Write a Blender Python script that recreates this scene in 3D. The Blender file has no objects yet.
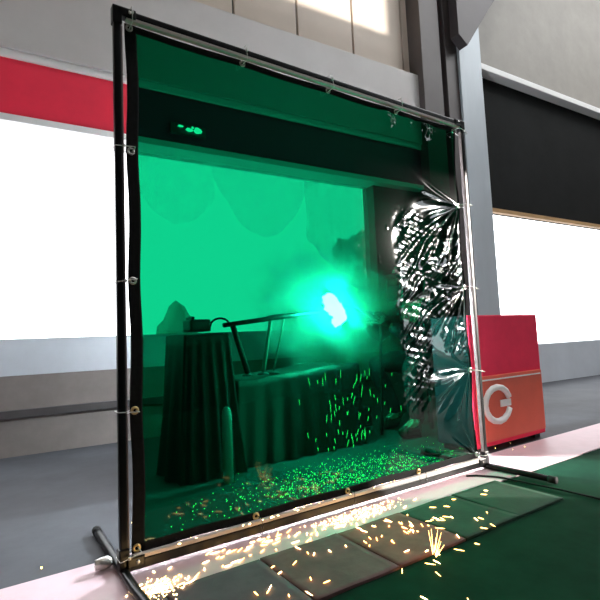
import bpy, bmesh, math, random
from mathutils import Vector, Matrix, noise
random.seed(7)
S = bpy.context.scene
COL = S.collection
R = math.radians

# ------------------------------------------------------------------ materials
def nodes(name):
    m = bpy.data.materials.new(name); m.use_nodes = True
    nt = m.node_tree; nt.nodes.clear()
    out = nt.nodes.new('ShaderNodeOutputMaterial')
    return m, nt, out

def mat(name, col, rough=.6, metal=0., var=.12, scale=6., bump=0., col2=None, spec=.5, stretch=(1, 1, 1)):
    """painted / mineral surface: two close tones mixed by object-space noise"""
    m, nt, out = nodes(name)
    b = nt.nodes.new('ShaderNodeBsdfPrincipled')
    tc = nt.nodes.new('ShaderNodeTexCoord'); mp = nt.nodes.new('ShaderNodeMapping')
    mp.inputs['Scale'].default_value = stretch
    n = nt.nodes.new('ShaderNodeTexNoise'); n.inputs['Scale'].default_value = scale; n.inputs['Detail'].default_value = 6
    n.inputs['Roughness'].default_value = .65
    r = nt.nodes.new('ShaderNodeValToRGB')
    c2 = col2 or tuple(c * (1 - var) for c in col)
    c1 = col if col2 else tuple(min(1, c * (1 + var)) for c in col)
    r.color_ramp.elements[0].color = (*c2, 1); r.color_ramp.elements[1].color = (*c1, 1)
    r.color_ramp.elements[0].position = .3; r.color_ramp.elements[1].position = .7
    L = nt.links.new
    L(tc.outputs['Object'], mp.inputs['Vector']); L(mp.outputs[0], n.inputs['Vector'])
    L(n.outputs['Fac'], r.inputs['Fac']); L(r.outputs['Color'], b.inputs['Base Color'])
    b.inputs['Roughness'].default_value = rough; b.inputs['Metallic'].default_value = metal
    b.inputs['Specular IOR Level'].default_value = spec
    if bump:
        bp = nt.nodes.new('ShaderNodeBump'); bp.inputs['Strength'].default_value = bump; bp.inputs['Distance'].default_value = .01
        n2 = nt.nodes.new('ShaderNodeTexNoise'); n2.inputs['Scale'].default_value = scale * 8
        L(mp.outputs[0], n2.inputs['Vector']); L(n2.outputs['Fac'], bp.inputs['Height']); L(bp.outputs[0], b.inputs['Normal'])
    L(b.outputs[0], out.inputs['Surface'])
    return m

def emit(name, col, strength):
    m, nt, out = nodes(name)
    e = nt.nodes.new('ShaderNodeEmission'); e.inputs['Color'].default_value = (*col, 1); e.inputs['Strength'].default_value = strength
    nt.links.new(e.outputs[0], out.inputs['Surface']); return m

def curtain_mat():
    m, nt, out = nodes('green_tinted_pvc')
    t = nt.nodes.new('ShaderNodeBsdfTransparent'); t.inputs['Color'].default_value = (.0009, .140, .056, 1)
    g = nt.nodes.new('ShaderNodeBsdfGlossy'); g.inputs['Roughness'].default_value = .055; g.inputs['Color'].default_value = (.95, .98, 1, 1)
    f = nt.nodes.new('ShaderNodeFresnel'); f.inputs['IOR'].default_value = 1.46
    mx = nt.nodes.new('ShaderNodeMixShader')
    L = nt.links.new
    L(f.outputs[0], mx.inputs[0]); L(t.outputs[0], mx.inputs[1]); L(g.outputs[0], mx.inputs[2]); L(mx.outputs[0], out.inputs['Surface'])
    return m

def smoke_mat():
    m, nt, out = nodes('welding_smoke')
    v = nt.nodes.new('ShaderNodeVolumeScatter'); v.inputs['Color'].default_value = (1, 1, 1, 1)
    tc = nt.nodes.new('ShaderNodeTexCoord')
    n = nt.nodes.new('ShaderNodeTexNoise'); n.inputs['Scale'].default_value = 3.2; n.inputs['Detail'].default_value = 4; n.inputs['Distortion'].default_value = .8
    ln = nt.nodes.new('ShaderNodeVectorMath'); ln.operation = 'LENGTH'
    mr = nt.nodes.new('ShaderNodeMapRange'); mr.inputs[1].default_value = .05; mr.inputs[2].default_value = 1.; mr.inputs[3].default_value = 1.; mr.inputs[4].default_value = 0.
    mr.interpolation_type = 'SMOOTHSTEP'
    nr = nt.nodes.new('ShaderNodeMapRange'); nr.inputs[1].default_value = .42; nr.inputs[2].default_value = .62; nr.inputs[3].default_value = .06; nr.inputs[4].default_value = 1.9
    mu = nt.nodes.new('ShaderNodeMath'); mu.operation = 'MULTIPLY'
    mu2 = nt.nodes.new('ShaderNodeMath'); mu2.operation = 'MULTIPLY'; mu2.inputs[1].default_value = SMOKE
    L = nt.links.new
    L(tc.outputs['Object'], n.inputs['Vector']); L(tc.outputs['Object'], ln.inputs[0]); L(ln.outputs['Value'], mr.inputs[0]); L(n.outputs['Fac'], nr.inputs[0])
    L(mr.outputs[0], mu.inputs[0]); L(nr.outputs[0], mu.inputs[1]); L(mu.outputs[0], mu2.inputs[0]); L(mu2.outputs[0], v.inputs['Density'])
    L(v.outputs[0], out.inputs['Volume']); return m

SMOKE = 6.5
M = dict(
    concrete=mat('blue_grey_concrete', (.072, .076, .086), .7, scale=3, var=.2, bump=.05, spec=.3),
    strip=mat('pale_plate', (.74, .53, .57), .5, scale=5, var=.08),
    green_floor=mat('green_floor_paint', (.008, .042, .023), .85, scale=3, var=.35, spec=.05),
    ground=mat('pale_yard_concrete', (.8, .8, .8), .9, scale=1.5, var=.05),
    mat_grey=mat('slate_spatter_mat', (.125, .086, .108), .85, scale=9, var=.2, bump=.1),
    mat_dark=mat('charcoal_spatter_mat', (.168, .09, .092), .85, scale=9, var=.25, bump=.1),
    mat_brown=mat('brown_spatter_mat', (.235, .105, .088), .85, scale=9, var=.25, bump=.1),
    mat_green=mat('green_spatter_mat', (.020, .066, .038), .8, scale=9, var=.2, bump=.1),
    black=mat('black_gloss_paint', (.006, .006, .007), .32, scale=10, var=.1, spec=.3),
    rubber=mat('black_rubber', (.012, .012, .013), .8, scale=10),
    highlight_dim=mat('dim_tube_highlight', (.20, .155, .15), .5, scale=14, var=.1),  # dimmer tone for the highlight painted on the posts
    liner=mat('pale_tube_highlight', (.62, .54, .52), .5, .0, scale=14, var=.08),  # pale colour standing in for light caught by the rails
    hem=mat('black_webbing', (.008, .009, .009), .85, scale=60, var=.3, spec=.2),
    zinc=mat('nickel_eyelet', (.82, .82, .78), .25, .7, scale=20, var=.05),
    brass=mat('brass_eyelet', (.75, .55, .25), .3, .8, scale=20, var=.05),
    tie=mat('natural_nylon', (.75, .75, .72), .4, scale=20, var=.05),
    tie_black=mat('black_nylon', (.02, .02, .02), .4, scale=20, var=.05),
    beige=mat('beige_wall_panel', (.64, .55, .465), .6, scale=2, var=.05),
    groove=mat('panel_joint', (.07, .06, .055), .8),
    header=mat('grey_beam_paint', (.54, .52, .505), .5, scale=2, var=.06),
    red=mat('red_paint', (.86, .03, .07), .5, scale=2, var=.1),
    white=mat('white_paint', (.85, .84, .83), .5, scale=3, var=.03),
    sill=mat('pale_blue_grey_panel', (.50, .53, .57), .5, scale=3, var=.06),
    taupe2=mat('grey_beige_wall', (.30, .28, .25), .6, scale=3, var=.1),
    taupe=mat('taupe_panel', (.18, .155, .14), .6, scale=4, var=.15),
    darkledge=mat('dark_ledge', (.05, .045, .045), .5),
    blackwall=mat('near_black_panel', (.012, .013, .013), .8, scale=2, var=.2, spec=.1),  # even near-black base colour
    darkwall=mat('dark_grey_wall', (.14, .145, .15), .6, scale=2, var=.1),
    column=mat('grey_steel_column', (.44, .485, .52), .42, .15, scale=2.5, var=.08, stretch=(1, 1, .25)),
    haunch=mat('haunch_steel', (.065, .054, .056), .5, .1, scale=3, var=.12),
    column_d=mat('brown_grey_steel', (.075, .064, .062), .5, .1, scale=3, var=.12),  # darker copy of the column steel, holds the shade of the web
    ceiling=mat('ceiling_sheet', (.30, .30, .30), .7),
    tarp=mat('black_tarpaulin', (.022, .022, .025), .6, scale=8, var=.2),
    machine=mat('dark_machine_paint', (.05, .06, .07), .45, scale=8),
    steel=mat('dark_mill_steel', (.10, .10, .11), .4, .6, scale=12),
    pale_pipe=mat('pale_grey_pipe', (.62, .64, .62), .45, scale=12, var=.05),
    denim=mat('dark_coverall_cloth', (.03, .035, .05), .85, scale=30, var=.2),
    leather=mat('dark_leather', (.035, .028, .022), .7, scale=30, var=.2),
    skin=mat('skin', (.55, .36, .27), .5, scale=20, var=.05),
    helmet=mat('black_helmet_shell', (.015, .015, .018), .35),
    visor=mat('dark_visor_glass', (.01, .02, .015), .1),
    cab_red=mat('crimson_sheet_metal', (.92, .05, .11), .75, scale=3, var=.1, spec=.1),
    cab_orange=mat('orange_red_panel', (.75, .10, .05), .45, scale=3, var=.1),
    shrub=mat('shrub_leaf', (.42, .47, .40), .8),
    lamp_glass=emit('lit_lamp_glass', (.8, 1, .85), 5.),
    spark=emit('glowing_spark', (1., .56, .16), 8.),
    hot=emit('white_hot_spark', (1., .68, .30), 12.),
    fall=emit('falling_spark', (1., .66, .20), 13.),
    arc=emit('welding_arc_glare', (.85, .94, 1.), 850.),
    pvc=curtain_mat(), smoke=smoke_mat(),
)

# ------------------------------------------------------------------ mesh helpers
class MB:
    def __init__(self): self.bm = bmesh.new(); self.mi = 0
    def _set(self, geom_faces):
        for f in geom_faces: f.material_index = self.mi
    def box(self, x0, x1, y0, y1, z0, z1, bev=0., rot=None):
        r = bmesh.ops.create_cube(self.bm, size=1)
        vs = r['verts']
        c = Vector(((x0 + x1) / 2, (y0 + y1) / 2, (z0 + z1) / 2))
        for v in vs:
            v.co = Vector((v.co.x * (x1 - x0), v.co.y * (y1 - y0), v.co.z * (z1 - z0)))
            if rot: v.co = rot @ v.co
            v.co += c
        fs = {f for v in vs for f in v.link_faces}
        self._set(fs)
        if bev:
            es = list({e for v in vs for e in v.link_edges})
            r2 = bmesh.ops.bevel(self.bm, geom=es, offset=bev, segments=2, affect='EDGES', profile=.6)
            self._set(r2['faces'])
        return self
    def tube(self, pts, rad, n=10, closed=False, caps=True):
        pts = [Vector(p) for p in pts]; N = len(pts)
        rads = rad if isinstance(rad, (list, tuple)) else [rad] * N
        rings = []; prev = None
        for i, p in enumerate(pts):
            a = pts[(i - 1) % N] if (closed or i > 0) else p
            b = pts[(i + 1) % N] if (closed or i < N - 1) else p
            t = (b - a).normalized()
            if prev is None:
                up = Vector((0, 0, 1)) if abs(t.z) < .9 else Vector((1, 0, 0))
                u = t.cross(up).normalized()
            else:
                u = (prev - t * prev.dot(t)).normalized()
            prev = u; w = t.cross(u)
            rings.append([self.bm.verts.new(p + (u * math.cos(2 * math.pi * k / n) + w * math.sin(2 * math.pi * k / n)) * rads[i]) for k in range(n)])
        fs = []
        for i in range(N if closed else N - 1):
            A, B = rings[i], rings[(i + 1) % N]
            for k in range(n): fs.append(self.bm.faces.new((A[k], A[(k + 1) % n], B[(k + 1) % n], B[k])))
        if caps and not closed:
            fs.append(self.bm.faces.new(rings[0][::-1])); fs.append(self.bm.faces.new(rings[-1]))
        self._set(fs)
        for f in fs: f.smooth = True
        return self
    def lathe(self, prof, c=(0, 0, 0), n=20, axis='Z'):
        c = Vector(c); rings = []
        for r, h in prof:
            ring = []
            for k in range(n):
                a = 2 * math.pi * k / n; q = (r * math.cos(a), r * math.sin(a), h)
                if axis == 'Y': q = (q[0], q[2], q[1])
                if axis == 'X': q = (q[2], q[0], q[1])
                ring.append(self.bm.verts.new(c + Vector(q)))
            rings.append(ring)
        fs = []
        for A, B in zip(rings, rings[1:]):
            for k in range(n): fs.append(self.bm.faces.new((A[k], A[(k + 1) % n], B[(k + 1) % n], B[k])))
        if prof[0][0] > 1e-5: fs.append(self.bm.faces.new(rings[0]))
        if prof[-1][0] > 1e-5: fs.append(self.bm.faces.new(rings[-1]))
        self._set(fs)
        for f in fs: f.smooth = True
        return self
    def prism(self, poly, y0, y1):
        """polygon in XZ pushed from y0 to y1"""
        a = [self.bm.verts.new((x, y0, z)) for x, z in poly]; b = [self.bm.verts.new((x, y1, z)) for x, z in poly]
        n = len(poly); fs = [self.bm.faces.new(a), self.bm.faces.new(b[::-1])]
        for k in range(n): fs.append(self.bm.faces.new((a[k], b[k], b[(k + 1) % n], a[(k + 1) % n])))
        self._set(fs); return self
    def blob(self, c, r, sub=2, jit=0., sc=(1, 1, 1)):
        res = bmesh.ops.create_icosphere(self.bm, subdivisions=sub, radius=r)
        for v in res['verts']:
            v.co *= 1 + jit * noise.noise(v.co * (2.5 / r) + Vector(c) * 3)
            v.co = Vector((v.co.x * sc[0], v.co.y * sc[1], v.co.z * sc[2])) + Vector(c)
        fs = {f for v in res['verts'] for f in v.link_faces}; self._set(fs)
        for f in fs: f.smooth = True
        return self
    def build(self, name, mats, parent=None, loc=None):
        bmesh.ops.recalc_face_normals(self.bm, faces=self.bm.faces)
        me = bpy.data.meshes.new(name); self.bm.to_mesh(me); self.bm.free()
        for m in (mats if isinstance(mats, (list, tuple)) else [mats]): me.materials.append(m)
        o = bpy.data.objects.new(name, me); COL.objects.link(o)
        if parent is not None:
            o.parent = parent
        if loc is not None: o.location = loc
        return o

def tag(o, label=None, cat=None, group=None, kind=None):
    if label: o['label'] = label
    if cat: o['category'] = cat
    if group: o['group'] = group
    if kind: o['kind'] = kind
    return o

def thing(name, label, cat, loc=(0, 0, 0), rz=0., group=None):
    o = bpy.data.objects.new(name, None); COL.objects.link(o)
    o.location = loc; o.rotation_euler = (0, 0, rz); o.empty_display_size = .1
    return tag(o, label, cat, group)

def structure(o, label=None, cat='structure'):
    o['kind'] = 'structure'
    if label: o['label'] = label; o['category'] = cat
    return o

def dup(o, loc, rz=None):
    c = o.copy(); COL.objects.link(c); c.location = loc
    if rz is not None: c.rotation_euler = (0, 0, rz)
    for ch in o.children:
        d = ch.copy(); COL.objects.link(d); d.parent = c
    return c

# ------------------------------------------------------------------ the setting
XL, XR, YF, YB, ZC = -4., 14., -3.2, 2.2, 8.
structure(MB().box(XL, XR, .16, 2.6, -.1, 0).build('floor', M['concrete']), 'blue-grey concrete floor behind the screen', 'floor')
structure(MB().box(XL, XR, YF, -.485, -.1, -.002).build('floor', M['green_floor']), 'dark green painted floor in front of the mats', 'floor')
structure(MB().box(XL, XR, -.485, .16, -.1, -.004).build('floor', M['green_floor']), 'floor slab under the pale strip and mats', 'floor')
structure(MB().box(-12, 26, 2.6, 22, -.1, -.02).build('ground', M['ground']), 'pale concrete yard outside the opening', 'ground')
structure(MB().box(XL, XR, -.178, .16, -.004, .0015).build('trim_1', M['strip']), 'pale pinkish floor strip running under the screen', 'trim')

A = R(-3)      # the rear wall is turned three degrees
def rear(mb, name, m, label, cat='wall'):
    o = mb.build(name, m, loc=(0, YB, 0)); o.rotation_euler = (0, 0, A); return structure(o, label, cat)
rear(MB().box(-4, 3.05, 0, .18, .54, .79), 'wall_back', M['sill'], 'pale blue-grey sill panel under the bright opening')
rear(MB().box(-4, 3.05, .01, .18, -.05, .54), 'wall_back', M['taupe'], 'taupe lower wall under the sill panel')
rear(MB().box(-4, 3.05, -.03, .01, .255, .31, .004), 'trim_2', M['darkledge'], 'dark ledge along the taupe lower wall', 'trim')
rear(MB().box(3.05, 4.4, 0, .18, -.05, 2.29), 'wall_back', M['darkwall'], 'dark grey wall between the opening and the column')
rear(MB().box(4.7, 14, 0, .18, 2.22, 3.95), 'wall_back', M['blackwall'], 'dark panel above the right opening')
rear(MB().box(4.7, 14, 0, .18, 3.95, 8), 'wall_back', M['taupe2'], 'wall above the dark panel right of the column')
rear(MB().box(4.7, 14, -.06, .0, 2.17, 2.22), 'trim_3', mat('bare_timber', (.45, .27, .12), .6), 'thin timber batten over the right opening', 'trim')
rear(MB().box(4.7, 14, -.14, .0, 3.95, 4.03, .01), 'trim_4', M['white'], 'pale rail on the wall right of the column', 'trim')
rear(MB().box(-4, -1.2, .0, .18, .79, 2.29), 'wall_back', M['darkwall'], 'dark wall left of the bright opening')
rear(MB().box(8.4, 14, 0, .18, .5, 2.22), 'wall_back', M['darkwall'], 'dark wall at the far right of the right opening')
rear(MB().box(4.7, 14, 0, .18, -.05, .5), 'wall_back', M['sill'], 'low wall under the right opening')
# header beam with its flanges
hb = MB().box(-4, 3.7, -.12, .18, 2.80, 3.60, .006)
rear(hb, 'trim_5', M['header'], 'long grey header beam above the red band', 'beam')
# red band with white edges
rb = MB(); rb.box(-4, 3.7, -.08, .16, 2.335, 2.745, .004)
rear(rb, 'trim_6', M['red'], 'red painted band above the bright opening', 'beam')
rw = MB().box(-4, 3.7, -.10, .16, 2.745, 2.80, .004)
rear(rw, 'trim_7', M['white'], 'white upper edge of the red band', 'trim')
rw = MB().box(-4, 3.7, -.10, .16, 2.285, 2.335, .004)
rear(rw, 'trim_8', M['white'], 'white lower edge of the red band', 'trim')
# beige cladding with joints
bp_ = MB(); xs = [-4, -3.3, -2.6, -1.92, -1.22, -.53, .16, .84, 1.52, 2.2, 2.89, 3.6, 4.1]
for a, b in zip(xs, xs[1:]): bp_.box(a + .012, b - .012, -.0, .16, 3.6, 8, .004)
rear(bp_, 'wall_back', M['beige'], 'beige panelled wall above the header beam')
rear(MB().box(-4, 4.1, .03, .18, 3.6, 8), 'trim_9', M['groove'], 'dark joints between the beige panels', 'trim')
# pilaster strip and steel column with its haunch
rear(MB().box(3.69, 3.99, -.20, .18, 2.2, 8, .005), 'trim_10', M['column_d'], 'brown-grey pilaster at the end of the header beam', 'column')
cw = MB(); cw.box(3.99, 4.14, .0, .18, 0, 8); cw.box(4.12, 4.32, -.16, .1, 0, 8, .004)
rear(cw, 'trim_11', M['column_d'], 'web of the steel column, its shade put into the dark colour', 'column')
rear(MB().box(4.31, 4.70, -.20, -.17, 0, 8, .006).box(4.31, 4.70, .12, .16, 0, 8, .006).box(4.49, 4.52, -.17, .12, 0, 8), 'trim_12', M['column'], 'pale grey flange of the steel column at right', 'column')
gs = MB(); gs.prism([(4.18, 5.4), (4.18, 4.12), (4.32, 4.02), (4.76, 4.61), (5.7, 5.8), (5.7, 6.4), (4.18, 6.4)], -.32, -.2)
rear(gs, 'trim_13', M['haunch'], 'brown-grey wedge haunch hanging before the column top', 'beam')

# enclosing hall
structure(MB().box(XL - .2, XL, YF, 2.6, 0, ZC).build('wall_left', M['beige']), 'plain beige side wall')
structure(MB().box(XR, XR + .2, YF, 2.6, 0, ZC).build('wall_right', M['beige']), 'plain beige side wall at the far right')
structure(MB().box(XL, XR, .2, 2.6, ZC, ZC + .2).box(XL, 4.6, YF - .4, .2, ZC, ZC + .2).box(13, XR, YF - .4, .2, ZC, ZC + .2).build('ceiling', M['ceiling']), 'grey hall roof with an added opening for sky fill', 'ceiling')  # gap in the roof added to let in sky fill
wf = MB()
DX0, DX1, DZ = 4.95, 6.24, 2.6  # unseen doorway and high window, sized to shape the sun patches
CX0, CX1, CZ0, CZ1 = 6.0, 9.9, 5.70, 7.2
def wf_box(x0, x1, z0, z1): wf.box(x0, x1, YF - .15, YF, z0, z1)
wf_box(XL, DX0, 0, DZ); wf_box(DX1, XR, 0, DZ); wf_box(XL, XR, DZ, CZ0)
wf_box(XL, CX0, CZ0, CZ1); wf_box(CX1, XR, CZ0, CZ1); wf_box(XL, XR, CZ1, ZC)
structure(wf.build('wall_front', M['blackwall']), 'unseen dark front wall, its doorway and high window shaped to cut the sun patches')
structure(MB().box(-12, 26, -20, YF - .15, -.1, -.01).build('ground', mat('front_yard', (.05, .05, .052), .95, spec=.1)), 'grey yard in front of the hall', 'ground')

# ------------------------------------------------------------------ floor mats
W = 1.8
mats_spec = [(-.56, -.247, 'mat_grey', 'slate grey floor mat at the foot of the left post'),
             (-.247, .066, 'mat_grey', 'slate grey floor mat under the left foot tube of the screen'),
             (.066, .379, 'mat_grey', 'slate grey floor mat right of the left foot tube'),
             (.379, .692, 'mat_dark', 'charcoal floor mat between the slate mat and the brown mat'),
             (.692, 1.005, 'mat_brown', 'brownish spark-strewn floor mat left of the green mat'),
             (1.005, 1.318, 'mat_green', 'sunlit green floor mat at the right end of the row'),
             (1.318, 1.631, 'mat_green', 'green floor mat beside the right foot of the screen')]
def mat_mesh(x0, x1, k):
    mb = MB(); bm = mb.bm; n = 14; y0, y1 = -.487, -.172
    top = {}
    for i in range(n + 1):
        for j in range(n + 1):
            u, v = i / n, j / n
            x = x0 + (x1 - x0) * u; y = y0 + (y1 - y0) * v
            e = max(0, 1 - min(u, 1 - u, v, 1 - v) / .18)
            z = .0045 + .004 * noise.noise(Vector((x * 5, y * 5, k))) * .5 + .004 * e * e * (.5 + noise.noise(Vector((x * 4, y * 4, 9 + k))))
            x += .003 * noise.noise(Vector((y * 7, k, 1))); y += .004 * noise.noise(Vector((x * 7, k, 2)))
            top[i, j] = (bm.verts.new((x, y, max(.004, z) + .002)), bm.verts.new((x, y, 0.0)))
    for i in range(n):
        for j in range(n):
            q = [(i, j), (i + 1, j), (i + 1, j + 1), (i, j + 1)]
            bm.faces.new([top[a][0] for a in q]).smooth = True
            bm.faces.new([top[a][1] for a in q[::-1]])
    for i in range(n):
        for a, b in (((i, 0), (i + 1, 0)), ((i + 1, n), (i, n)), ((0, i + 1), (0, i)), ((n, i), (n, i + 1))):
            bm.faces.new((top[a][1], top[b][1], top[b][0], top[a][0]))
    return mb
for k, (a, b, mm, lab) in enumerate(mats_spec):
    tag(mat_mesh(a + .002, b - .002, k).build('floor_mat', M[mm]), lab, 'mat', 'square mats laid along the screen')

# ------------------------------------------------------------------ screen frame
T = .012; ZB, ZT = .035, 1.835
fr = thing('screen_frame', 'black tube frame standing on feet and holding the green curtain', 'frame', (W / 2, 0, 0))
def fpart(mb, name, m, par=fr):
    o = mb.build(name, m, par); o.location = (-W / 2, 0, 0); return o
def sub(mb, name, m, par):
    return mb.build(name, m, par)
p = fpart(MB().box(-T, T, -T, T, ZB, ZT, .005), 'post', M['black'])
sub(MB().box(T - .001, T + .005, -T + .002, T - .004, ZB + .05, ZT - .05, .002), 'tube_highlight', M['highlight_dim'], p)['label'] = 'painted highlight along the inner tube edge'  # added strips carry the tubes' highlights in their colour
p = fpart(MB().box(W - T, W + T, -T, T, ZB, ZT, .005), 'post', M['black'])
sub(MB().box(W - T - .003, W - T + .001, -T + .002, T - .004, ZB + .03, ZT - .03, .002), 'tube_highlight', M['highlight_dim'], p)['label'] = 'painted highlight along the inner tube edge'
p = fpart(MB().box(0, W, -T, T, ZT - T, ZT + T, .005), 'rail', M['black'])
sub(MB().box(.03, W - .02, -T + .001, T - .004, ZT - T - .012, ZT - T + .001, .002), 'tube_highlight', M['liner'], p)['label'] = 'painted highlight along the inner tube edge'
p = fpart(MB().box(0, W, -T, T, ZB - T - .008, ZB + T, .005), 'rail', M['black'])
sub(MB().box(.03, W - .02, -T + .001, T - .004, ZB + T - .001, ZB + T + .012, .002), 'tube_highlight', M['liner'], p)['label'] = 'painted highlight along the inner tube edge'
def corner(x, z, sx, sz):
    c = MB(); q = T + .004
    c.box(x - q, x + q, -q, q, z - q - (.03 if sz > 0 else 0), z + q + (.03 if sz < 0 else 0), .004)
    xa, xb = (x, x + .062) if sx > 0 else (x - .062, x)
    c.box(xa, xb, -q, q, z - q, z + q, .004)
    o = fpart(c, 'corner_fitting', M['black'])
    b = MB()
    for dx in ((.04 if sx > 0 else -.04),): b.lathe([(.006, -.004), (.006, 0), (0, .001)], (x + dx, -q - .001, z), 8, 'Y')
    sub(b, 'bolt', M['zinc'], o)
corner(0, ZT, 1, 1); corner(W, ZT, -1, 1); corner(0, ZB + .006, 1, -1); corner(W, ZB + .006, -1, -1)
for x in (0, W):
    pts = [(x, .42, .014)] + [(x, .40 - .04 * i, .016) for i in range(1, 14)] + [(x + .001, -.16, .016), (x + .004, -.2, .016), (x + .006, -.25, .016), (x + .006, -.36, .016)]
    o = fpart(MB().tube(pts, .0145, 12), 'foot', M['black'])
    sub(MB().tube([(x + .006, -.33, .016), (x + .006, -.365, .016)], .0165, 12), 'end_cap', M['rubber'], o)
    sub(MB().tube([(x, .39, .0145), (x, .425, .0145)], .016, 12), 'end_cap', M['rubber'], o)
    b = MB().lathe([(.016, -.03), (.019, -.01), (.019, .01), (.012, .02)], (x - .035, .09, .022), 10, 'X')
    sub(b, 'knob', M['zinc'], o)

# ------------------------------------------------------------------ curtain
X0, X1, Z0, Z1 = .030, 1.768, .052, 1.816
CY = .018
tiesR = [(1.756, 1.795), (1.756, 1.38), (1.756, .94), (1.756, .506), (1.756, .075)]
tiesT = [(.045, 1.801), (.48, 1.801), (.904, 1.801), (1.323, 1.801)]
tiesL = [(.045, 1.362), (.045, .922), (.045, .499), (.045, .07)]
tiesB = [(.471, .068), (.902, .068), (1.326, .068)]
def sm(a, b, x):
    t = max(0, min(1, (x - a) / (b - a))); return t * t * (3 - 2 * t)
def tri(t):
    t = t / (2 * math.pi); t -= math.floor(t); return 1 - 4 * abs(t - .5) if True else 0
V = Vector
def disp(x, z):
    d = 0.
    # tension folds fanning out of the right-hand ties
    for k, (tx, tz) in enumerate(tiesR):
        dx = tx - x; dz = z - tz
        r = math.hypot(dx, dz) + 1e-6
        if r > .75: continue
        th = math.atan2(dz, max(dx, -.02))
        amp = (0.0, .0075, .0066, .0080, .003)[k]
        Lr = (.1, .15, .15, .17, .1)[k]
        env = (r / Lr) * math.exp(1 - r / Lr) if r > Lr * .0 else 0
        lo, hi = ((-.9, .3), (-1.35, .22), (-1.3, .25), (-1.25, .35), (-.1, 1.2))[k]
        win = sm(lo - .25, lo + .1, th) * (1 - sm(hi - .1, hi + .25, th))
        wob = 1.6 * noise.noise(V((r * 3, th * 1.7, 3 + k)))
        n = (0, 11, 12, 9, 10)[k]
        w1 = math.sin(n * th + wob + 1.3 * k)
        w2 = .35 * math.sin(2.3 * n * th + 2 * wob + k)
        d += amp * env * win * (w1 + w2) * (1 - sm(.22, .42, r))
    # crumpled zone towards the right edge, between the second and third tie
    m = sm(1.28, 1.46, x) * (1 - sm(1.70, 1.76, x)) * sm(.70, .86, z) * (1 - sm(1.2, 1.34, z))
    m2 = sm(1.24, 1.34, x) * (1 - sm(1.40, 1.52, x)) * sm(.30, .42, z) * (1 - sm(1.22, 1.34, z))
    m3 = sm(1.55, 1.62, x) * (1 - sm(1.72, 1.76, x)) * sm(.58, .64, z) * (1 - sm(.74, .8, z))
    mm = max(m, m2 * .8, m3)
    if mm > 0:
        def rdg(u, v, w): return 1 - abs(noise.noise(V((u, v, w)))) * 2.4
        a = rdg((.80 * x + .60 * z) * 5, (-.60 * x + .80 * z) * 26, 1.7) - .55
        w_ = .25 * a
        b = rdg((.97 * x - .24 * z) * 5 + w_, (.24 * x + .97 * z) * 30 + w_, 5.1) - .55
        c = rdg((.5 * x + .87 * z) * 16 + w_, (-.87 * x + .5 * z) * 70, 8.) - .55
        d += mm * (.0046 * a + .0028 * b + .0005 * c)
    # old fold lines from being packed, broken up along their length
    for xc, lo, hi, s in ((.662, .9, 1.2, .6), (.873, .45, 1.35, .9), (1.059, .5, 1.35, .7), (1.29, .3, 1.25, 1.), (1.36, .3, 1.2, .8), (1.613, .45, 1.05, 1.)):
        u = x - xc - .004 * noise.noise(V((z * 6, xc * 9, 0)))
        if abs(u) < .03 and lo < z < hi:
            g = max(0, .2 + noise.noise(V((z * 40, xc * 31, 2)))) * s
            d += .0019 * g * math.exp(-abs(u) / .0042)
    # small random pinches
    pn = noise.noise(V((x * 48, z * 40, 11.)))
    if pn > .60 and x > .6: d += .0022 * (pn - .60) * sm(.6, 1.2, x) * 2
    # puckers under the top rail at right
    for xc, wd, dep, sl in ((1.24, .055, .014, .5), (1.52, .10, .013, .2), (1.40, .05, .006, .3)):
        u = (x - xc - sl * (Z1 - z)) / wd
        if abs(u) < 1.6:
            d += dep * math.exp(-u * u * 3) * sm(Z1 - .13, Z1 - .045, z) * (1 - sm(Z1 - .03, Z1, z)) * (1 + .5 * noise.noise(V((x * 60, z * 60, 4))))
    # gentle billow
    d += .003 * noise.noise(V((x * 1.6, z * 1.3, .4))) * sm(0, .25, x - X0) * sm(0, .2, z - Z0) * sm(0, .2, Z1 - z)
    d += .0012 * noise.noise(V((x * 4.5, z * 3.2, 7.4))) * sm(.9, 1.5, x)
    return d
def edge(u, pts, amp):
    """how far the edge sags away from the frame between ties"""
    best = min(abs(u - q) for q in pts); return amp * sm(0, .2, best)
def curtain_pt(u, v, off=0.):
    x = X0 + (X1 - X0) * u; z = Z0 + (Z1 - Z0) * v
    zt = edge(x, [.045, .48, .904, 1.323, 1.756], .004); zb = edge(x, [.05, .471, .902, 1.326, 1.756], .005)
    xl = edge(z, [1.8, 1.362, .922, .499, .07], .006); xr = edge(z, [q[1] for q in tiesR], .012)
    x2 = x + xl * (1 - u) ** 6 - xr * u ** 6
    z2 = z - zt * v ** 8 + zb * (1 - v) ** 8
    return V((x2, CY - disp(x, z) + off, z2))
ct = thing('welding_curtain', 'see-through dark green welding curtain tied inside the black frame', 'curtain', (W / 2, CY, Z0))
NX, NZ = 330, 330
def sheet(u0, u1, v0, v1, nx, nz, off=0., thick=0.):
    bm = bmesh.new(); g = {}
    for i in range(nx + 1):
        for j in range(nz + 1):
            g[i, j] = bm.verts.new(curtain_pt(u0 + (u1 - u0) * i / nx, v0 + (v1 - v0) * j / nz, off))
    for i in range(nx):
        for j in range(nz):
            f = bm.faces.new((g[i, j], g[i + 1, j], g[i + 1, j + 1], g[i, j + 1])); f.smooth = True
    if thick:
        fs = list(bm.faces)
        bm.normal_update()
        r = bmesh.ops.extrude_face_region(bm, geom=fs)
        for v in r['geom']:
            if isinstance(v, bmesh.types.BMVert): v.co.y += thick
        bmesh.ops.recalc_face_normals(bm, faces=bm.faces)
    mb = MB(); mb.bm.free(); mb.bm = bm; return mb
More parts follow.
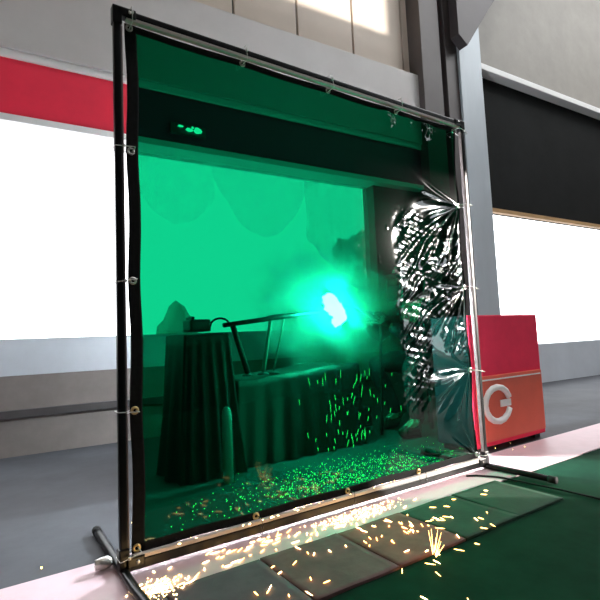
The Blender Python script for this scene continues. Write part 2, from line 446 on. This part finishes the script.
def cpart(mb, name, m, par=ct):
    bm = mb.bm
    me = bpy.data.meshes.new(name); bm.to_mesh(me); bm.free(); me.materials.append(m)
    o = bpy.data.objects.new(name, me); COL.objects.link(o); o.parent = par; o.location = (-W / 2, -CY, -Z0); return o
cpart(sheet(0, 1, 0, 1, NX, NZ), 'pvc_sheet', M['pvc'])
wL, wR, hT, hB = .040 / 1.74, .012 / 1.74, .026 / 1.764, .030 / 1.764
for (u0, u1, v0, v1, nx, nz, lab) in ((0, wL, 0, 1, 6, 160, 'wide black hem'), (1 - wR, 1, 0, 1, 4, 160, None), (0, 1, 1 - hT, 1, 160, 6, None), (0, 1, 0, hB, 160, 6, None)):
    o = cpart(sheet(u0, u1, v0, v1, nx, nz, -.0015, .003), 'hem', M['hem'])
def ring(R0, r0, n=16, k=8):
    return MB().tube([(R0 * math.cos(2 * math.pi * i / n), 0, R0 * math.sin(2 * math.pi * i / n)) for i in range(n)], r0, k, closed=True)
gz = ring(.0095, .0042).build('eyelet', M['zinc']); gb = ring(.0095, .0042).build('eyelet', M['brass'])
allties = [(q, 'L') for q in tiesL] + [(q, 'T') for q in tiesT] + [(q, 'R') for q in tiesR] + [(q, 'B') for q in tiesB]
first = {}
for (x, z), side in allties:
    src = gb if side == 'B' or (x, z) in (tiesL[-1], tiesL[-2]) else gz
    o = src if src not in first else src.copy()
    if src in first: COL.objects.link(o)
    first[src] = 1
    u = (x - X0) / (X1 - X0); v = (z - Z0) / (Z1 - Z0); q = curtain_pt(u, v)
    o.parent = ct; o.location = (q.x - W / 2, q.y - .003 - CY, q.z - Z0)
# cable ties: closed loops round the tube and through the eyelet
def loop(a, b, t, n=7):
    pts = []
    for cx, cy, s in ((b - .004, t - .004, 0), (a + .004, t - .004, 1), (a + .004, -t + .004, 2), (b - .004, -t + .004, 3)):
        for i in range(4):
            g = (s + i / 3) * math.pi / 2; pts.append((cx + .004 * math.cos(g), cy + .004 * math.sin(g)))
    return pts
WORD = {'L': 'left', 'T': 'top', 'R': 'right', 'B': 'bottom'}
ORD = ['first', 'second', 'third', 'fourth', 'fifth']
cnt = {}
for (x, z), side in allties:
    i = cnt.get(side, 0); cnt[side] = i + 1
    d = {'L': (-1, 0), 'R': (1, 0), 'T': (0, 1), 'B': (0, -1)}[side]
    far = {'L': x + .0165, 'R': W + .0165 - x, 'T': ZT + .02 - z, 'B': z - ZB + .019}[side]
    pr = loop(-.004, far, .026)
    skew = random.uniform(-.25, .25) if side != 'B' else 0
    pts = []
    for a, b in pr:
        if d[0]: pts.append((d[0] * a, b - .004, skew * a))
        else: pts.append((skew * a, b - .004, d[1] * a))
    mb = MB().tube(pts, .0014, 6, closed=True)
    hx = far * .55
    c = (d[0] * hx, -.031, d[1] * hx + (skew * hx if d[0] else 0)) if d[0] else (skew * hx, -.031, d[1] * hx)
    mb.box(c[0] - .004, c[0] + .004, c[1] - .003, c[1] + .003, c[2] - .004, c[2] + .004, .001)
    frm = {'L': 'from the top, below the corner', 'R': 'from the top', 'T': 'from the left', 'B': 'from the left'}[side]
    o = mb.build('cable_tie', M['tie'] if side in 'TRL' else M['tie_black'], loc=(x, .0, z))
    tag(o, f'{ORD[i]} cable tie {frm} lashing the curtain to the {WORD[side]} tube', 'cable tie', 'ties holding the curtain to the frame')

# ------------------------------------------------------------------ behind the curtain
ARC = V((1.50, .80, .885))
# tarp-covered machine at left
def draped(x0, x1, y0, y1, zt, flare, seed, nx=26, ny=14, sag=.01, prof=None):
    """top plus skirts of a cloth laid over a block"""
    mb = MB(); bm = mb.bm
    rows = []
    cx, cy = (x0 + x1) / 2, (y0 + y1) / 2
    # perimeter walk
    per = []
    for i in range(nx): per.append((x0 + (x1 - x0) * i / nx, y0))
    for i in range(ny): per.append((x1, y0 + (y1 - y0) * i / ny))
    for i in range(nx): per.append((x1 - (x1 - x0) * i / nx, y1))
    for i in range(ny): per.append((x0, y1 - (y1 - y0) * i / ny))
    H = 12
    top_z = lambda x, y: zt + sag * noise.noise(V((x * 5, y * 5, seed))) + (prof(x) if prof else 0)
    for h in range(H + 1):
        t = h / H; ring_ = []
        for k, (x, y) in enumerate(per):
            a = math.atan2(y - cy, x - cx)
            fold = .018 * t * math.sin(k * 1.15 + seed) + .02 * t * noise.noise(V((x * 6, y * 6, seed + t)))
            nrm = V((x - cx, y - cy, 0)).normalized()
            z = top_z(x, y) * (1 - t) + .004 * t
            ring_.append(bm.verts.new((x + nrm.x * (flare * t + fold), y + nrm.y * (flare * .6 * t + fold), z)))
        rows.append(ring_)
    n = len(per)
    for a, b in zip(rows, rows[1:]):
        for k in range(n): bm.faces.new((a[k], a[(k + 1) % n], b[(k + 1) % n], b[k])).smooth = True
    rings = [rows[0]]
    for s in (.75, .5, .25):
        rings.append([bm.verts.new((cx + (x - cx) * s, cy + (y - cy) * s, top_z(cx + (x - cx) * s, cy + (y - cy) * s))) for x, y in per])
    for a, b in zip(rings, rings[1:]):
        for k in range(n): bm.faces.new((a[k], a[(k + 1) % n], b[(k + 1) % n], b[k])).smooth = True
    c = bm.verts.new((cx, cy, top_z(cx, cy)))
    for k in range(n): bm.faces.new((rings[-1][k], rings[-1][(k + 1) % n], c))
    return mb
mc = thing('covered_machine', 'dark tarp-covered machine behind the left part of the green curtain', 'machine', (.62, .98, 0))
o = MB().box(-.09, .13, -.12, .14, .02, .745, .01).build('cabinet', M['machine'], mc)
o = draped(-.105, .145, -.15, .16, .757, .085, 3).build('tarp_cover', M['tarp'], mc)
tag(MB().box(.55, .67, .84, .96, .768, .835, .012).box(.565, .58, .85, .95, .83, .85, .004).build('wire_feeder', M['machine'], None), 'small dark box on top of the tarp-covered machine', 'box')
tag(MB().tube([(.68 + .05 * (1 - math.cos(t)) * 1.2, .88, .795 + .045 * math.sin(t)) for t in [math.pi * i / 14 for i in range(15)]], .006, 8).build('hose', M['rubber']), 'looped black hose rising from the small box', 'hose')
# bench under a black blanket
bn = thing('welding_bench', 'low welding bench draped with a black blanket under the arc', 'bench', (1.22, 1.02, 0))
MB().box(-.36, .44, -.13, .2, .44, .475, .005).build('bench_top', M['steel'], bn)
for sx, sy in ((-.33, -.1), (.40, -.1), (-.33, .17), (.40, .17)):
    MB().box(sx - .02, sx + .02, sy - .02, sy + .02, 0, .44, .003).build('leg', M['steel'], bn)
draped(-.40, .50, -.16, .23, .488, .03, 8, nx=40, sag=.012, prof=lambda x: .045 * sm(-.3, .45, x) - .02 * sm(.46, .52, x)).build('blanket', M['tarp'], bn)
tag(MB().tube([(.74, .84, .799), (1.0, .845, .828), (1.06, .845, .838), (1.40, .85, .868)], [.013, .014, .017, .013], 12).build('steel_pipe', M['steel']), 'long dark steel pipe reaching towards the welding arc', 'pipe')
for k, (x, x2, z, lab) in enumerate(((.80, .93, .795, 'leaning dark strut holding up the left end of the pipe'), (1.045, 1.03, .82, 'upright pale strut under the middle of the pipe'), (1.14, 1.10, .83, 'thin pale strut nearest the arc under the pipe'))):
    st = thing('pipe_stand', lab, 'stand', (x2, .93, .499))
    rr = (.016, .012, .006)[k]
    MB().tube([(0, 0, .012), (x - x2, -.085, z - .499)], rr, 10).build('strut', M['tarp'] if k == 0 else M['pale_pipe'], st)
    MB().lathe([(.035, 0), (.035, .008), (.02, .014), (rr, .02)], (0, 0, .004), 14).build('base_plate', M['steel'], st)
tag(MB().lathe([(.026, 0), (.026, .33), (.022, .36), (.012, .375), (0, .378)], (.675, .69, 0), 16).build('pipe_offcut', M['pale_pipe']), 'pale upright pipe with rounded top standing before the dark machine', 'pipe')
tag(MB().box(1.9, 2.2, 1.3, 1.48, 0, .15, .01).box(1.97, 2.13, 1.38, 1.40, .15, .185, .006).build('toolbox', M['machine']), 'low dark toolbox on the floor behind the welder', 'toolbox')
tag(MB().blob((0, 0, 0), .28, 3, .35, (1, 1, 2.25)).build('shrub', M['shrub'], loc=(1.82, 4.6, .57)), 'hazy rounded shrub in the yard beyond the sill', 'shrub')
tr = thing('tree', 'dark bushy tree added to darken the yard behind the arc', 'tree', (7.4, 6.6, -.02))  # added tree, darkens the right part of the bright opening
MB().tube([(0, 0, 0), (.05, 0, .8), (.02, .03, 1.6), (.1, 0, 2.3)], [.12, .10, .08, .05], 10).build('trunk', mat('bark', (.08, .06, .045), .9), tr)
cr = MB(); rr = random.Random(4)
for k in range(46):
    a = rr.uniform(0, 6.28); q = math.sqrt(rr.random()) * 1.05; h = rr.uniform(-.9, .95)
    cr.blob((q * math.cos(a) * math.sqrt(max(.1, 1 - h * h)) + .15, .6 * q * math.sin(a), 2.45 + h), rr.uniform(.16, .34), 2, .7)
cr.build('crown', mat('dark_leaf', (.035, .055, .03), .8, scale=14, var=.4, bump=.4), tr)
# thin clear sheeting hung across the opening
def film_mat(name, a):
    m, nt, out = nodes(name)
    t = nt.nodes.new('ShaderNodeBsdfTransparent'); d = nt.nodes.new('ShaderNodeBsdfTranslucent'); d.inputs['Color'].default_value = (.8, .8, .8, 1)
    mx = nt.nodes.new('ShaderNodeMixShader'); mx.inputs[0].default_value = a
    nt.links.new(t.outputs[0], mx.inputs[1]); nt.links.new(d.outputs[0], mx.inputs[2]); nt.links.new(mx.outputs[0], out.inputs['Surface']); return m
fs = thing('plastic_sheeting', 'thin clear plastic sheeting hung in swags across the bright opening', 'sheeting', (0, YB, 0), A)
def film(s0, s1, zlo, zhi, dep, par, name, a, n=40, h=16):
    mb = MB(); g = {}
    for i in range(n + 1):
        for j in range(h + 1):
            u = i / n; v = j / h; x = s0 + (s1 - s0) * u
            zl = zlo(u); z = zl + (zhi - zl) * v
            y = dep + .02 * math.sin(u * 31 + 2 * noise.noise(V((u * 3, v * 2, dep)))) * (.4 + .6 * (1 - v)) + .02 * noise.noise(V((x * 2, z * 3, dep)))
            g[i, j] = mb.bm.verts.new((x, y, z))
    for i in range(n):
        for j in range(h): mb.bm.faces.new((g[i, j], g[i + 1, j], g[i + 1, j + 1], g[i, j + 1])).smooth = True
    return mb.build(name, film_mat(name, a), par)
film(.60, 3.02, lambda u: .80 + .01 * math.sin(u * 20), 2.283, .08, fs, 'sheet', .14)
film(1.32, 2.46, lambda u: 2.22 - .56 * (1 - (2 * min(1, u * 1.12) - 1) ** 2) + .02 * u, 2.283, .14, fs, 'swag', .28)
film(.62, 1.34, lambda u: 2.08 - .30 * (1 - (2 * u - 1) ** 2) - .1 * u, 2.283, .15, fs, 'swag', .16)
film(2.30, 3.02, lambda u: 1.72 - .4 * u * (1 - u) - .5 * u, 2.283, .16, fs, 'swag', .42)
# bulkhead lamp on the red band
lp = thing('bulkhead_lamp', 'small lit lamp fixed on the red band above the opening', 'lamp', (1.03, YB + math.sin(A) * 1.03 - .08, 2.455), A)
MB().box(-.15, .15, -.03, -.0, -.045, .045, .01).build('housing', M['machine'], lp)
MB().blob((.07, -.045, 0), .026, 2, .6, (1.2, .8, 1)).blob((.0, -.045, -.005), .016, 2, .7, (1.8, .8, 1)).blob((-.07, -.042, .015), .012, 2, .8, (1.8, .8, .8)).blob((.03, -.04, .02), .010, 2, .8).build('lamp_glass', M['lamp_glass'], lp)
# red cabinet beyond the right post
cb = thing('red_cabinet', 'crimson metal cabinet with an orange-red lower panel at the right edge', 'cabinet', (2.34, .36, 0))
MB().box(-.36, .36, -.18, .10, .03, .80, .012).build('body', M['cab_red'], cb)
pn = MB().box(-.33, .34, -.194, -.178, .06, .44, .006).build('lower_panel', M['cab_orange'], cb); pn['label'] = 'orange-red lower panel'
mk = MB()
def arcpts(cx, cz, rx, rz, a0, a1, n=14): return [(cx + rx * math.cos(R(a0 + (a1 - a0) * i / n)), -.198, cz + rz * math.sin(R(a0 + (a1 - a0) * i / n))) for i in range(n + 1)]
mk.tube(arcpts(-.16, .27, .12, .10, 20, 340), .02, 6); mk.box(-.13, -.03, -.202, -.194, .25, .29)
mk.box(-.31, .32, -.198, -.194, .412, .420)
MBm = mk.build('painted_mark', M['white'], pn); MBm['label'] = 'white rounded painted mark'
for fx in (-.31, .31):
    for fy in (-.12, .04): MB().box(fx - .03, fx + .03, fy - .03, fy + .03, 0, .03, .004).build('foot', M['rubber'], cb)
tag(MB().tube([(1.60, -.035, .0065), (1.64, -.06, .0065), (1.685, -.128, .0065), (1.70, -.165, .006), (1.715, -.26, .004), (1.73, -.42, .004), (1.74, -.7, .003)], .0045, 8).build('cable', M['rubber']), 'thin dark line lying on the white strip by the right foot', 'cable')  # thin dark line drawn as a tube across the strip

# ------------------------------------------------------------------ the welder
def skin_mesh(name, joints, edges, material, parent, sub=2, root=0):
    me = bpy.data.meshes.new(name)
    me.from_pydata([j[0] for j in joints], edges, [])
    o = bpy.data.objects.new(name, me); COL.objects.link(o)
    md = o.modifiers.new('skin', 'SKIN'); md.use_smooth_shade = True
    for i, j in enumerate(joints):
        r = j[1]; me.skin_vertices[0].data[i].radius = r if isinstance(r, tuple) else (r, r)
        me.skin_vertices[0].data[i].use_root = (i == root)
    sd = o.modifiers.new('sub', 'SUBSURF'); sd.levels = sub; sd.render_levels = sub
    dg = bpy.context.evaluated_depsgraph_get(); dg.update()
    m2 = bpy.data.meshes.new_from_object(o.evaluated_get(dg)); o.modifiers.clear(); o.data = m2
    m2.materials.clear(); m2.materials.append(material)
    for f in m2.polygons: f.use_smooth = True
    o.parent = parent; return o
PX, PY = 2.42, .97
ps = thing('person', 'welder in dark coveralls and helmet, seated and holding the torch', 'person', (PX, PY, 0))
def L_(x, y, z): return (x - PX, y - PY, z)
J = dict(hips=(2.44, .97, .50), waist=(2.46, .97, .64), chest=(2.43, .97, .82), neck=(2.38, .97, .97), head=(2.345, .965, 1.08), crown=(2.34, .965, 1.17),
         sL=(2.41, .81, .90), eL=(2.19, .765, .645), wL=(1.945, .785, .775), sR=(2.40, 1.13, .90), eR=(2.16, 1.13, .70), wR=(1.90, .95, .80),
         hL=(2.42, .87, .49), kL=(2.10, .76, .50), aL=(2.15, .78, .10), tL=(2.0, .77, .045), hR=(2.42, 1.07, .49), kR=(2.06, 1.10, .50), aR=(2.30, 1.12, .10), tR=(2.15, 1.11, .045))
def body(rad, names, edges, name, m, grow=0., root=0):
    js = [(L_(*J[n]), rad[n] + grow) for n in names]; ix = {n: i for i, n in enumerate(names)}
    return skin_mesh(name, js, [(ix[a], ix[b]) for a, b in edges], m, ps, 2, root)
RAD = dict(hips=.125, waist=.115, chest=.135, neck=.055, head=.088, crown=.07, sL=.062, eL=.046, wL=.032, sR=.062, eR=.046, wR=.032, hL=.085, kL=.062, aL=.042, tL=.036, hR=.085, kR=.062, aR=.042, tR=.036)
E_ = [('hips', 'waist'), ('waist', 'chest'), ('chest', 'neck'), ('neck', 'head'), ('head', 'crown'), ('chest', 'sL'), ('sL', 'eL'), ('eL', 'wL'), ('chest', 'sR'), ('sR', 'eR'), ('eR', 'wR'),
      ('hips', 'hL'), ('hL', 'kL'), ('kL', 'aL'), ('aL', 'tL'), ('hips', 'hR'), ('hR', 'kR'), ('kR', 'aR'), ('aR', 'tR')]
body(RAD, list(RAD), E_, 'body', M['skin'])
clothed = [n for n in RAD if n not in ('neck', 'head', 'crown', 'tL', 'tR')]
cov = body(RAD, clothed, [e for e in E_ if e[0] in clothed and e[1] in clothed], 'coveralls', M['denim'], .013)
for s in 'LR':
    a, t = J['a' + s], J['t' + s]
    skin_mesh('boot', [(L_(a[0] + .03, a[1], .055), .052), (L_(a[0], a[1], .15), .054), (L_((a[0] + t[0]) / 2, a[1], .052), .05), (L_(t[0] - .02, t[1], .045), .042)], [(0, 1), (0, 2), (2, 3)], M['leather'], ps)
# helmet: shell with a flat front plate and visor window
hm = MB()
hx, hy, hz = L_(2.335, .965, 1.10)
hm.lathe([(.062, -.15), (.112, -.10), (.128, -.02), (.125, .06), (.09, .125), (.04, .148), (0, .15)], (hx, hy, hz), 20)
hm.box(hx - .150, hx - .06, hy - .09, hy + .09, hz - .15, hz + .07, .03)
ho = hm.build('welding_helmet', M['helmet'], ps)
MB().box(hx - .156, hx - .146, hy - .055, hy + .055, hz - .03, hz + .03, .003).build('visor', M['visor'], ho)
# gloved hands: palm plus five bent fingers closed on the torch grip
def hand(w, tip, side):
    w = V(L_(*w)); tip = V(L_(*tip)); f = (tip - w).normalized()
    sdir = f.cross(V((0, 0, 1))).normalized(); up = sdir.cross(f)
    js = [(tuple(w), .036), (tuple(w + f * .05), (.040, .026)), (tuple(w + f * .085), (.042, .022))]; ed = [(0, 1), (1, 2)]
    for k, ln in enumerate((.030, .034, .032, .026)):
        b = w + f * .09 + up * (.032 - .021 * k)
        c1 = b + f * ln + sdir * side * .004; c2 = c1 + sdir * side * .028 + f * .008; c3 = c2 + sdir * side * .012 - f * .022
        i = len(js); js += [(tuple(b), .0115), (tuple(c1), .011), (tuple(c2), .0105), (tuple(c3), .0095)]; ed += [(2, i), (i, i + 1), (i + 1, i + 2), (i + 2, i + 3)]
    b = w + f * .04 + up * .03; c1 = b + up * .022 + f * .03 + sdir * side * .012; c2 = c1 + f * .03 + sdir * side * .015
    i = len(js); js += [(tuple(b), .015), (tuple(c1), .013), (tuple(c2), .011)]; ed += [(1, i), (i, i + 1), (i + 1, i + 2)]
    return skin_mesh('glove', js, ed, M['leather'], ps, 2)
hand((1.945, .785, .775), (1.83, .79, .825), 1)
hand((1.90, .95, .80), (1.80, .86, .83), -1)
tc_ = thing('welding_torch', 'dark welding torch held out towards the glowing arc', 'torch', (1.84, .815, .82))
MB().tube([(.06, .005, -.03), (0, 0, 0), (-.06, -.004, .028), (-.12, -.006, .05)], [.015, .017, .016, .013], 12).build('grip', M['rubber'], tc_)
MB().tube([(-.12, -.006, .05), (-.19, -.01, .074), (-.25, -.012, .080), (-.29, -.014, .074)], [.010, .009, .009, .012], 10).build('neck', M['steel'], tc_)
MB().tube([(.06, .005, -.03), (.10, .06, -.14), (.12, .10, -.35), (.14, .13, -.62), (.1, .1, -.80)], .011, 8).build('cable', M['rubber'], tc_)
sl = thing('stool', 'low dark round stool carrying the seated welder', 'stool', (2.5, .97, 0))
MB().lathe([(.15, .335), (.155, .35), (.155, .372), (.14, .38)], (0, 0, 0), 24).build('seat', M['leather'], sl)
for k in range(4):
    a = math.pi / 4 + k * math.pi / 2
    MB().tube([(.10 * math.cos(a), .10 * math.sin(a), .34), (.15 * math.cos(a), .15 * math.sin(a), 0.005)], .012, 8).build('leg', M['steel'], sl)

# ------------------------------------------------------------------ arc, smoke
ab = MB(); ab.blob((-.015, .02, .02), .05, 3, .9, (.8, .7, 1.1)).blob((.01, 0, -.01), .044, 3, .8, (1, .7, 1.3)).blob((-.035, 0, .055), .036, 3, .8, (1.3, .7, 1)).blob((.035, 0, -.045), .036, 3, .9, (.9, .7, 1.3)).blob((.005, .01, -.085), .024, 3, .9)  # blobs enlarged so their shape takes in the arc's glare
tag(ab.build('welding_arc', M['arc'], loc=ARC), 'blinding white welding arc glowing through the green curtain', 'arc')
sk = MB().blob((0, 0, 0), 1., 3, .0).build('smoke', M['smoke'], loc=(ARC.x + .30, ARC.y + .42, ARC.z - .02))
sk.scale = (.95, .56, .55); sk.rotation_euler = (0, R(12), R(28))
tag(sk, 'bright haze of welding smoke drifting round the arc', 'smoke', kind='stuff')

# ------------------------------------------------------------------ sparks
def sliver(L, r):
    return MB().tube([(-L / 2, 0, 0), (-L * .3, 0, 0), (L * .25, 0, 0), (L / 2, 0, 0)], [r * .25, r * .8, r * .7, r * .2], 6)
proto = [sliver(.026, .0022), sliver(.018, .0024), sliver(.034, .0018), sliver(.010, .0026)]
pm = []
for q in proto:
    bmesh.ops.recalc_face_normals(q.bm, faces=q.bm.faces)
    for mm in ('hot', 'spark'):
        me = bpy.data.meshes.new('spark'); q.bm.to_mesh(me); me.materials.append(M[mm]); pm.append(me)
    q.bm.free()
SP = [(0.272, -0.018), (0.238, -0.074), (0.283, -0.144), (0.383, -0.08), (0.456, -0.03), (0.463, -0.053), (0.507, -0.068), (0.533, -0.03), (0.578, -0.036), (0.578, -0.083), (0.447, -0.082), (0.364, -0.064), (0.319, -0.03), (0.342, -0.056), (0.289, -0.03), (0.132, -0.039), (0.092, -0.095), (0.167, -0.155), (0.048, -0.112), (0.384, -0.251), (0.382, -0.297), (0.451, -0.272), (0.517, -0.19), (0.522, -0.241), (0.533, -0.26), (0.586, -0.275), (0.65, -0.279), (0.434, -0.384), (0.46, -0.427), (0.384, -0.447), (0.315, -0.353), (0.335, -0.422), (0.269, -0.356), (0.3, -0.368), (0.78, -0.194), (0.834, -0.215), (0.777, -0.225), (0.753, -0.283), (0.766, -0.304), (0.796, -0.297), (0.906, -0.214), (0.876, -0.25), (0.931, -0.26), (0.907, -0.299), (0.946, -0.297), (0.791, -0.356), (0.778, -0.432), (0.956, -0.281), (0.909, -0.336), (0.85, -0.141), (0.831, -0.099), (0.921, -0.12), (1.278, -0.218), (1.142, -0.224), (1.115, -0.339), (1.062, -0.308), (1.061, -0.332), (0.973, -0.32), (0.913, -0.328), (0.994, -0.462), (1.166, -0.408), (1.187, -0.414), (1.118, -0.476), (1.255, -0.392), (1.472, -0.235), (1.422, -0.26), (1.164, -0.48), (0.827, -0.472), (0.854, -0.494), (0.809, -0.528), (0.783, -0.524), (0.753, -0.58), (0.928, -0.518), (1.01, -0.526), (0.623, -0.643), (0.703, -0.725), (0.685, -0.502), (1.192, -0.253), (1.001, -0.379)]
zones = {'strip': ('glowing spark scattered on the pale strip in front of the curtain', 'sparks on the pale floor strip'),
         'mats': ('glowing spark lying on the dark floor mats before the screen', 'sparks on the floor mats'),
         'floor': ('glowing spark on the dark green floor beyond the mats', 'sparks on the green floor'),
         'fall': ('spark falling below the arc, seen green through the curtain', 'falling sparks behind the curtain'),
         'rail': ('tiny spark resting on the bottom tube of the screen', 'sparks on the bottom tube')}
def spark(x, y, z, rz, ry, me, zone):
    o = bpy.data.objects.new('spark', me); COL.objects.link(o)
    o.location = (x, y, z); o.rotation_euler = (0, ry, rz)
    return tag(o, zones[zone][0], 'spark', zones[zone][1])
def floor_spark(x, y, me=None):
    zone = 'strip' if y > -.175 else ('mats' if y > -.487 else 'floor')
    z = {'strip': .0045, 'mats': .0105, 'floor': .0012}[zone]
    rz = random.gauss(.35, .45) if zone == 'strip' else math.atan2(y - .5, x - 1.1) + random.gauss(0, .5)
    spark(x, y, z, rz, random.uniform(-.08, .0), me or random.choice(pm[:6]), zone)
for x, y in SP: floor_spark(x, y)
for _ in range(46): floor_spark(random.gauss(.86, .12), random.uniform(-.14, -.03), random.choice(pm))
for _ in range(26): floor_spark(random.gauss(.47, .16), random.uniform(-.15, -.03), random.choice(pm))
for _ in range(24): floor_spark(random.gauss(.10, .05), random.uniform(-.19, -.10), random.choice(pm))
for _ in range(16): floor_spark(random.gauss(.9, .12), random.uniform(-.36, -.2), random.choice(pm[1::2]))
for _ in range(16): spark(random.gauss(.62, .25), random.uniform(-.012, -.002), ZB + T + .011, random.gauss(0, .2), 0, pm[6], 'rail')
# dense grit burning on the strip near the middle, too fine to count
gr = MB()
for _ in range(260):
    x = random.gauss(.88, .10); y = random.uniform(-.11, -.025)
    gr.blob((x, y, .003), random.uniform(.0008, .0022), 1)
tag(gr.build('spark_grit', M['hot']), 'dense patch of burning grit on the pale strip below the arc', 'sparks', kind='stuff')
gr = MB()
for _ in range(170):
    x = random.gauss(.06, .035); y = random.gauss(-.15, .035)
    gr.blob((x, y, .008 if y < -.172 else .003), random.uniform(.001, .003), 1)
tag(gr.build('spark_grit', M['hot']), 'dense patch of burning grit beside the left foot tube', 'sparks', kind='stuff')
# a burst of fine rays from one bouncing spark
bu = MB()
for k in range(9):
    a = R(10 + 12 * k + random.uniform(-5, 5)); ln = random.uniform(.04, .1); r0 = random.uniform(.01, .03)
    dx, dz = .8 * math.cos(a), math.sin(a)
    b0 = V((.80, -.525, .008)); dv = V((dx, .25 * dx, dz))
    bu.tube([b0 + dv * r0, b0 + dv * ln], [.0012, .0005], 5)
tag(bu.build('spark_burst', M['spark']), 'small star-shaped burst of sparks rising at the green floor edge', 'sparks')
# sparks falling behind the curtain
fm = []
for Ln, r in ((.05, .0016), (.035, .0018), (.022, .002)):
    q = sliver(Ln, r); bmesh.ops.recalc_face_normals(q.bm, faces=q.bm.faces)
    me = bpy.data.meshes.new('spark'); q.bm.to_mesh(me); q.bm.free(); me.materials.append(M['fall']); fm.append(me)
for _ in range(70):
    x = random.gauss(1.46, .17); z = random.uniform(.06, .50)
    spark(x, random.uniform(.62, .72), z, 0, R(90 + random.gauss(8, 9)) if x > 1.4 else R(90 + random.gauss(-5, 6)), random.choice(fm), 'fall')
gr = MB()
for _ in range(1700):
    x = random.gauss(1.25, .38); y = random.gauss(.34, .16)
    if y < .07 or y > .8 or abs(x - 1.8) < .03: continue
    gr.blob((x, y, .003), random.uniform(.0008, .0032), 1)
tag(gr.build('spark_grit', M['fall']), 'carpet of burning grit on the floor behind the green curtain', 'sparks', kind='stuff')

# ------------------------------------------------------------------ light
wd = bpy.data.worlds.new('World'); S.world = wd; wd.use_nodes = True
bg = wd.node_tree.nodes['Background']; bg.inputs[0].default_value = (.97, 1., 1.03, 1); bg.inputs[1].default_value = 4.4
su = bpy.data.lights.new('sun', 'SUN'); su.energy = 8.8; su.color = (1, .91, .82); su.angle = R(.53)
so = bpy.data.objects.new('sun', su); COL.objects.link(so)
Ld = V((.757, -.623, .196)); so.rotation_euler = Ld.to_track_quat('Z', 'Y').to_euler(); so.location = (8, -8, 6)
pl = bpy.data.lights.new('arc_light', 'POINT'); pl.energy = 520; pl.color = (.78, .9, 1.); pl.shadow_soft_size = .05
po = bpy.data.objects.new('arc_light', pl); COL.objects.link(po); po.location = ARC
def lamp(x, y, z, sx, sy, e, col=(1, .97, .93)):
    a = bpy.data.lights.new('fill_light', 'AREA'); a.shape = 'RECTANGLE'; a.size = sx; a.size_y = sy; a.energy = e; a.color = col
    o = bpy.data.objects.new('fill_light', a); COL.objects.link(o); o.location = (x, y, z)
lamp(1.5, -1.4, 7.8, 4, .5, 60); lamp(7, -1.4, 7.8, 4, .5, 60)  # added overhead fill, not fittings of the hall

# ------------------------------------------------------------------ camera
cd = bpy.data.cameras.new('camera'); co = bpy.data.objects.new('camera', cd); COL.objects.link(co)
right = V((.8326911, -.55203487, -.04339391)); up = V((-.0086519, -.0913263, .99578344)); fwd = V((.55367019, .82880456, .08082275))
co.matrix_world = Matrix(((right.x, up.x, -fwd.x, -.36678325), (right.y, up.y, -fwd.y, -1.58997347), (right.z, up.z, -fwd.z, .70697445), (0, 0, 0, 1)))
cd.sensor_width = 36; cd.lens = 36 * 476.65 / 600; cd.clip_start = .02; cd.clip_end = 200
S.camera = co
S.view_settings.view_transform = 'Standard'; S.view_settings.look = 'None'; S.view_settings.gamma = 1; S.view_settings.use_curve_mapping = False
S.view_settings.exposure = .2
